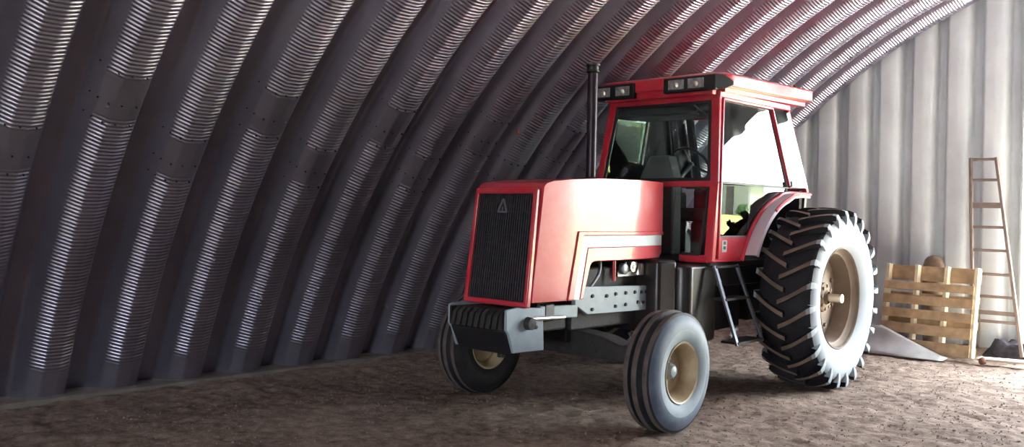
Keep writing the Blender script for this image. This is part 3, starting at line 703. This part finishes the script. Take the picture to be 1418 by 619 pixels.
# fenders: arched plates over the inner part of the rear tyres
for s in (1, -1):
    arcs = [FA(a, 1.01) for a in np.linspace(math.radians(25), math.radians(76), 18)] + [(0.12, 1.915), (-0.05, 1.93), (-0.27, 1.93)]
    y0 = [0.655 if z < 1.9 else 0.69 for x, z in arcs]
    vs = []; t = 0.022
    for i, (x, z) in enumerate(arcs):
        p0 = arcs[max(0, i-1)]; p1 = arcs[min(len(arcs)-1, i+1)]; dx, dz = p1[0]-p0[0], p1[1]-p0[1]; l = math.hypot(dx, dz); nx, nz = dz/l, -dx/l
        if nx*x + nz*(z-0.888) < 0: nx, nz = -nx, -nz
        yo = 0.82
        yi = s*(cab_y(max(z, ZB))-0.03)
        vs += [(x, yi, z), (x, s*yo, z), (x-nx*0.045, s*yo, z-nz*0.045), (x-nx*0.045, s*(yo-t), z-nz*0.045), (x-nx*t, s*(yo-t), z-nz*t), (x-nx*t, yi, z-nz*t)]
    b = MB(); fs = []
    for i in range(len(arcs)-1):
        for k in range(6): fs.append((i*6+k, i*6+(k+1) % 6, i*6+6+(k+1) % 6, i*6+6+k))
    fs += [tuple(range(6)), tuple(range(len(vs)-1, len(vs)-7, -1))]
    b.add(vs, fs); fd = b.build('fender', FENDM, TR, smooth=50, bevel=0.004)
    # raised bead where the fender meets the cab
    b = MB(); b.tube([(x*1.004, s*(cab_y(max(z, ZB))+0.004), z+0.004) for x, z in [FA(math.radians(21.5), 1.008)] + arcs], 0.020, 8); fb = b.build('fender_bead', RED, fd); fb['label'] = 'red rim of the fender'
    b = MB(); b.tube([(x, s*0.82, z-0.004) for x, z in arcs[11:]], 0.016, 8); fb = b.build('fender_edge', RED, fd); fb['label'] = 'red outer edge of the fender'

# cab interior
b = MB()
b.prism([(1.40, -0.20, 1.30), (1.40, 0.19, 1.30), (1.40, 0.18, 2.05), (1.38, 0.11, 2.255), (1.38, -0.10, 2.25), (1.40, -0.19, 2.05)], (-0.16, 0, 0))
dash = b.build('dash', DASHM, TR, bevel=0.02, seg=3)
b = MB(); b.tube([(1.25, 0.0, 1.9), (0.80, 0.0, 2.18)], 0.035, 12); sc = b.build('steering_column', BLACK, TR)
b = MB(); c0 = Vector((0.78, 0.0, 2.195)); e1 = Vector((0, 1, 0)); e2 = Vector((0.62, 0, 0.78)).normalized()
ring = [c0 + e1*0.205*math.cos(t) + e2*0.205*math.sin(t) for t in np.linspace(0, 2*PI, 41)]
b.tube(ring, 0.014, 8, cap=False)
for t in (PI/2, PI*7/6, PI*11/6): b.tube([c0, c0 + e1*0.2*math.cos(t) + e2*0.2*math.sin(t)], 0.011, 8)
b.lathe([(-0.02, 0.0), (-0.02, 0.035), (0.02, 0.035), (0.02, 0)], 16, org=tuple(c0), axis='x')
b.build('steering_wheel', BLACK, TR)
b = MB(); b.box((0.10, -0.25, 1.62), (0.60, 0.25, 1.76)); b.box((0.18, -0.16, 1.25), (0.50, 0.16, 1.62)); st = b.build('seat', INTER, TR, bevel=0.04, seg=3)
b = MB(); b.prism([(0.14, -0.22, 1.70), (0.14, 0.22, 1.70), (0.02, 0.20, 2.18), (0.02, -0.20, 2.18)], (-0.10, 0, 0.02)); b.build('backrest', INTER, st, bevel=0.04, seg=3)

b = MB(); b.prism([(0.1, -0.63, 1.26), (1.1, -0.63, 1.26), (1.15, -0.63, 1.78), (0.95, -0.63, 1.93), (0.1, -0.63, 1.93)], (0, 0.20, 0)); b.build('blocker_console', INTER, TR, bevel=0.03, seg=3)  # dark box added to block the bright view through the far lower pane

# fuel tank and boarding steps
b = MB()
b.prism([(1.80, 0.14, 0.52), (1.80, 0.52, 0.52), (1.74, 0.60, 0.52), (1.29, 0.60, 0.52), (1.24, 0.55, 0.52), (1.24, 0.14, 0.52)], (0, 0, 0.715))
b.prism([(2.0, 0.10, 0.62), (2.0, 0.42, 0.62), (1.80, 0.50, 0.62), (1.80, 0.10, 0.62)], (0, 0, 0.66))
b.build('fuel_tank', mat('dark_tank_paint', (0.016, 0.012, 0.013), rough=0.32, var=0.3, vscale=3, dirt=(0.04, 0.03, 0.028), dscale=4, damt=0.5), TR, bevel=0.035, seg=4)
b = MB(); b.box((0.72, 0.18, 0.60), (1.24, 0.55, 1.20)); b.build('battery_box', BLACK, TR, bevel=0.015)
b = MB()
for xt, xb in ((1.45, 1.42), (1.035, 0.935)):
    b.bar((xt, 0.67, 1.225), (xb, 0.90, 0.515), 0.022, 0.045, up=(1, 0, 0))
stp = b.build('boarding_steps', mat('step_steel', (0.16, 0.17, 0.20), rough=0.35, metal=0.6, var=0.15), TR, bevel=0.004)
for (t, dp) in ((0.02, 0.10), (0.43, 0.12), (0.97, 0.16)):
    x0 = 1.45 + (1.42-1.45)*t; x1 = 1.035 + (0.935-1.035)*t; y = 0.67 + 0.23*t; z = 1.225 - 0.71*t
    b = MB(); b.box((x0, y-dp, z-0.012), (x1, y+0.02, z+0.012)); b.build('tread', DARK, stp, bevel=0.004)
b = MB(); b.tube([(1.38, 0.80, 0.58), (1.30, 0.78, 0.61), (1.20, 0.78, 0.64)], 0.016, 8); o = b.build('step_bracket', CHROME, stp)

# ------------------------------------------------------------------ things along the back wall
def lerp(a, b_, t): return Vector(a)*(1-t) + Vector(b_)*t
# ladder
LA = empty('wooden_ladder', (-3.3, 11.75, 0.05)); tag(LA, 'narrow weathered wooden ladder leaning on the corrugated end wall behind the pallet', 'ladder')
def lad(u, z):     # u 0 left rail, 1 right rail
    t = (z-0.02)/2.46; y = 11.68 + 0.25*t
    l = -3.45 - 0.15*t; r = -2.905 - 0.405*t
    return Vector((l + (r-l)*u + 3.3, y-11.75, z-0.05))
for u in (0, 1):
    b = MB(); b.bar(lad(u, 0.08), lad(u, 2.48), 0.055, 0.035, up=(1, 0, 0)); b.build('rail', WOODG, LA, bevel=0.006)
for z in (2.46, 2.20, 1.615, 1.33, 1.04, 0.77, 0.47):
    b = MB(); b.bar(lad(0, z), lad(1, z), 0.030, 0.034); b.build('rung', WOODG, LA, bevel=0.006)
for z, h in ((1.885, 0.07), (0.575, 0.05)):
    b = MB(); b.bar(lad(-0.04, z), lad(1.04, z), 0.03, h); b.build('rung', WOODG, LA, bevel=0.006)

# pallet, standing on edge and leaning back
PA = empty('wooden_pallet', (-3.92, 11.36, 0.045)); PA.rotation_euler = (math.radians(-9), 0, math.radians(-3)); tag(PA, 'slatted wooden pallet stood on edge against the corrugated end wall', 'pallet')
PWD, PHT = 1.12, 1.09
for x, m in ((-0.54, WOODL), (-0.175, WOODL), (0.185, WOODL), (0.535, WOODL)):
    b = MB(); b.box((x-0.022, 0.0, 0.0), (x+0.022, 0.10, PHT)); b.build('stringer', m, PA, bevel=0.004)
for z0, z1 in ((0.0, 0.145), (0.215, 0.345), (0.41, 0.525), (0.585, 0.70), (0.765, 0.865)):
    b = MB(); b.box((-PWD/2, -0.020, z0), (PWD/2-0.03, 0.0, z1)); b.build('front_slat', WOOD, PA, bevel=0.003)
for z0, z1 in ((0.02, 0.12), (0.34, 0.44), (0.66, 0.74), (0.90, 1.085)):
    b = MB(); b.box((-PWD/2, 0.10, z0), (PWD/2, 0.118, z1)); b.build('rear_slat', WOOD, PA, bevel=0.003)

# bent galvanised sheet dropped in front of the pallet
n1, n2 = 14, 10; P = []
for i in range(n1):
    for j in range(n2):
        u, v = i/(n1-1), j/(n2-1)
        top = 0.34*(1 - max(0, (u-0.32)/0.68)**1.0) if u > 0.32 else 0.30 + 0.04*u/0.32
        x = -4.72 + 1.12*u; z = 0.0 + max(0.012, top)*v; y = 11.04 + 0.20*v - 0.06*math.sin(u*PI) + 0.05*(1-u)*math.sin(v*PI)
        P.append((x, y, z + 0.015))
b = MB(); fs = [(i*n2+j, (i+1)*n2+j, (i+1)*n2+j+1, i*n2+j+1) for i in range(n1-1) for j in range(n2-1)]
b.add(P, fs); sh = b.build('metal_sheet', SHEET, smooth=60); md = sh.modifiers.new('thickness', 'SOLIDIFY'); md.thickness = 0.004
tag(sh, 'pale bent metal sheet lying against the foot of the wooden pallet', 'metal sheet')
# bundle behind the pallet
b = MB(); b.lathe([(0.0, 0.0), (0.0, 0.10), (0.25, 0.13), (0.85, 0.13), (1.05, 0.125), (1.12, 0.105), (1.155, 0.075), (1.175, 0.03), (1.178, 0.0)], 18, org=(-3.98, 11.83, 0.06), axis='z')
o = b.build('rolled_sack', BURLAP); tag(o, 'brown rolled sack whose top shows above the wooden pallet', 'sack')
# hose by the rear tyre
b = MB(); pts = [(-4.98, 11.45, 0.06), (-4.92, 11.15, 0.05), (-4.84, 10.98, 0.035), (-4.70, 10.88, 0.03), (-4.52, 10.84, 0.03), (-4.40, 10.86, 0.03)]
b.tube(pts, 0.022, 8); b.tube([(-4.98, 11.6, 0.08), (-5.0, 11.62, 0.25), (-4.97, 11.66, 0.32)], 0.02, 8)
o = b.build('hose', HOSEM, smooth=60); tag(o, 'black hose on the dirt between rear tyre and pallet', 'hose')

def lump(name, c, r, m, seed, sub=3, sq=(1, 1, 1), amp=0.35):
    import bmesh
    bm = bmesh.new(); bmesh.ops.create_icosphere(bm, subdivisions=sub, radius=1.0)
    for v in bm.verts:
        k = 1 + amp*noise.fractal(v.co*1.7 + Vector((seed, 0, 0)), 1.0, 2.0, 3)
        v.co = Vector((v.co.x*sq[0], v.co.y*sq[1], v.co.z*sq[2]))*k*r
    me = bpy.data.meshes.new(name); bm.to_mesh(me); bm.free(); me.materials.append(m); finish(me, 50)
    o = link(name, me); o.location = c
    return o
# dark heap, stone and pale planks at the foot of the wall
def soil_heap():
    nx, ny = 60, 16; X, Y = np.meshgrid(np.linspace(-3.42, -2.3, nx), np.linspace(11.76, 12.0, ny), indexing='ij'); Zs = []
    for x, y in zip(X.ravel(), Y.ravel()):
        e = min(1, max(0, (y-11.76)/0.08))*min(1, max(0, (x+3.42)/0.15))
        Zs.append(0.06 + e*(0.15 + 0.05*noise.fractal(Vector((x*7, y*7, 3)), 0.8, 2.0, 4)) - (1-e)*0.06)
    return grid_mesh('debris_heap', np.stack([X.ravel(), Y.ravel(), np.array(Zs)], 1), nx, ny, [mat('dark_debris', (0.045, 0.04, 0.05), rough=1.0, var=0.6, vscale=14)])
tag(link('debris_heap', soil_heap()), 'dark heap of debris along the foot of the end wall under the ladder', 'debris', kind='stuff')
b = MB(); b.bar((-3.30, 11.36, 0.055), (-2.30, 11.40, 0.085), 0.20, 0.025); o = b.build('loose_plank', PAPER, bevel=0.004); tag(o, 'pale loose plank lying on the dirt below the ladder', 'plank')
tag(lump('stone', (-3.22, 11.24, 0.045), 0.045, RUST, 3.0, 2), 'small brown stone on the dirt beside the pallet foot', 'stone')
# scrap of red on the arch wall
b = MB(); cx = (-6.42, 6.66, 2.53)
b.prism([(-6.40, 6.60, 2.50), (-6.40, 6.635, 2.50), (-6.40, 6.64, 2.545), (-6.40, 6.605, 2.545)], (-0.02, 0, 0.006))
TAGO = b.build('plastic_tag', PINK, bevel=0.004); tag(TAGO, 'tiny faded red tag stuck on the arched metal wall', 'tag')

# ------------------------------------------------------------------ what the doorway looks out on (mirrored in the cab glass), and an added blocker
b = MB()
b.box((47.2, 60, -0.2), (62, 68, 3.4)); b.prism([(46.8, 59.5, 3.4), (46.8, 64, 5.2), (46.8, 68.5, 3.4)], (15.6, 0, 0))
sb = b.build('shed', SHEDM); tag(sb, 'grey shed across the field, mirrored in the lower cab door glass', 'shed')
b = MB(); b.box((49.0, 59.9, -0.1), (49.9, 60.05, 2.6)); b.build('shed_door', DASHM, sb)
b = MB()  # unseen building added to block bright sky and grass in the windshield reflection
b.box((23, 62, -0.2), (39, 70, 3.2)); b.prism([(22.6, 61.5, 3.2), (22.6, 66, 5.0), (22.6, 70.5, 3.2)], (16.8, 0, 0))
bn = b.build('blocker', SHEDM); tag(bn, 'long grey barn added out of view to dull the bright sky and grass mirrored in the windshield', 'blocker')
b = MB(); b.box((28, 61.9, -0.1), (31, 62.05, 2.8)); b.build('blocker_door', DASHM, bn)
bu = lump('bush', (45.8, 58, 0.5), 0.46, LEAF, 5.0, 4, (1, 1, 1.1), 0.6); tag(bu, 'dark green bush beside the grey shed, mirrored in the cab door glass', 'bush')

# ------------------------------------------------------------------ light
w = bpy.data.worlds.new('sky'); scn.world = w; w.use_nodes = True
bg = w.node_tree.nodes['Background']; bg.inputs['Color'].default_value = (0.86, 0.94, 1.0, 1); bg.inputs['Strength'].default_value = 14.0
def portal(name, x0, x1, z0, z1, y, sgn):
    l = bpy.data.lights.new(name, 'AREA'); l.shape = 'RECTANGLE'; l.size = x1-x0; l.size_y = z1-z0; l.cycles.is_portal = True
    o = bpy.data.objects.new(name, l); COL.objects.link(o); o.location = ((x0+x1)/2, y, (z0+z1)/2)
    o.rotation_euler = (math.radians(90)*(1 if sgn > 0 else -1), 0, 0)   # +: faces +Y->into hall decided below
    return o
portal('doorway_daylight', -2.95, 1.3, -0.05, 4.0, BACK_Y+0.15, -1)
portal('front_doorway_daylight', FD0, FD1, -0.05, FDZ, FRONT_Y-0.15, 1)
sun = bpy.data.lights.new('sun', 'SUN'); sun.energy = 70.0; sun.angle = math.radians(1.5); sun.color = (1.0, 0.97, 0.93)
so = bpy.data.objects.new('sun', sun); COL.objects.link(so)
sd = Vector((0.30, -0.62, -0.72)).normalized()       # travelling from beyond the back doorway down into the hall, towards +x
so.rotation_euler = sd.to_track_quat('-Z', 'Y').to_euler()

# ------------------------------------------------------------------ camera
cam = bpy.data.cameras.new('camera'); co = bpy.data.objects.new('camera', cam); COL.objects.link(co); scn.camera = co
right = Vector((math.cos(YAW), math.sin(YAW), 0)); fwd = Vector((-math.sin(YAW), math.cos(YAW), 0)); zz = Vector((0, 0, 1))
f2 = fwd*math.cos(PITCH) + zz*math.sin(PITCH); u0 = zz*math.cos(PITCH) - fwd*math.sin(PITCH)
r2 = right*math.cos(ROLL) + u0*math.sin(ROLL); u2 = u0*math.cos(ROLL) - right*math.sin(ROLL)
M = Matrix(((r2.x, u2.x, -f2.x, 0), (r2.y, u2.y, -f2.y, 0), (r2.z, u2.z, -f2.z, CAMH), (0, 0, 0, 1)))
co.matrix_world = M
cam.sensor_fit = 'HORIZONTAL'; cam.sensor_width = 36.0; cam.lens = FPX/1418*36.0
cam.shift_y = -(309.5-CYPX)/1418; cam.clip_end = 500; cam.clip_start = 0.05

scn.view_settings.view_transform = 'Standard'; scn.view_settings.look = 'None'; scn.view_settings.exposure = 1.18; scn.view_settings.gamma = 1.0
scn.view_settings.use_curve_mapping = False
scn.cycles.use_denoising = True
scn.cycles.max_bounces = 10; scn.cycles.diffuse_bounces = 6; scn.cycles.transparent_max_bounces = 16
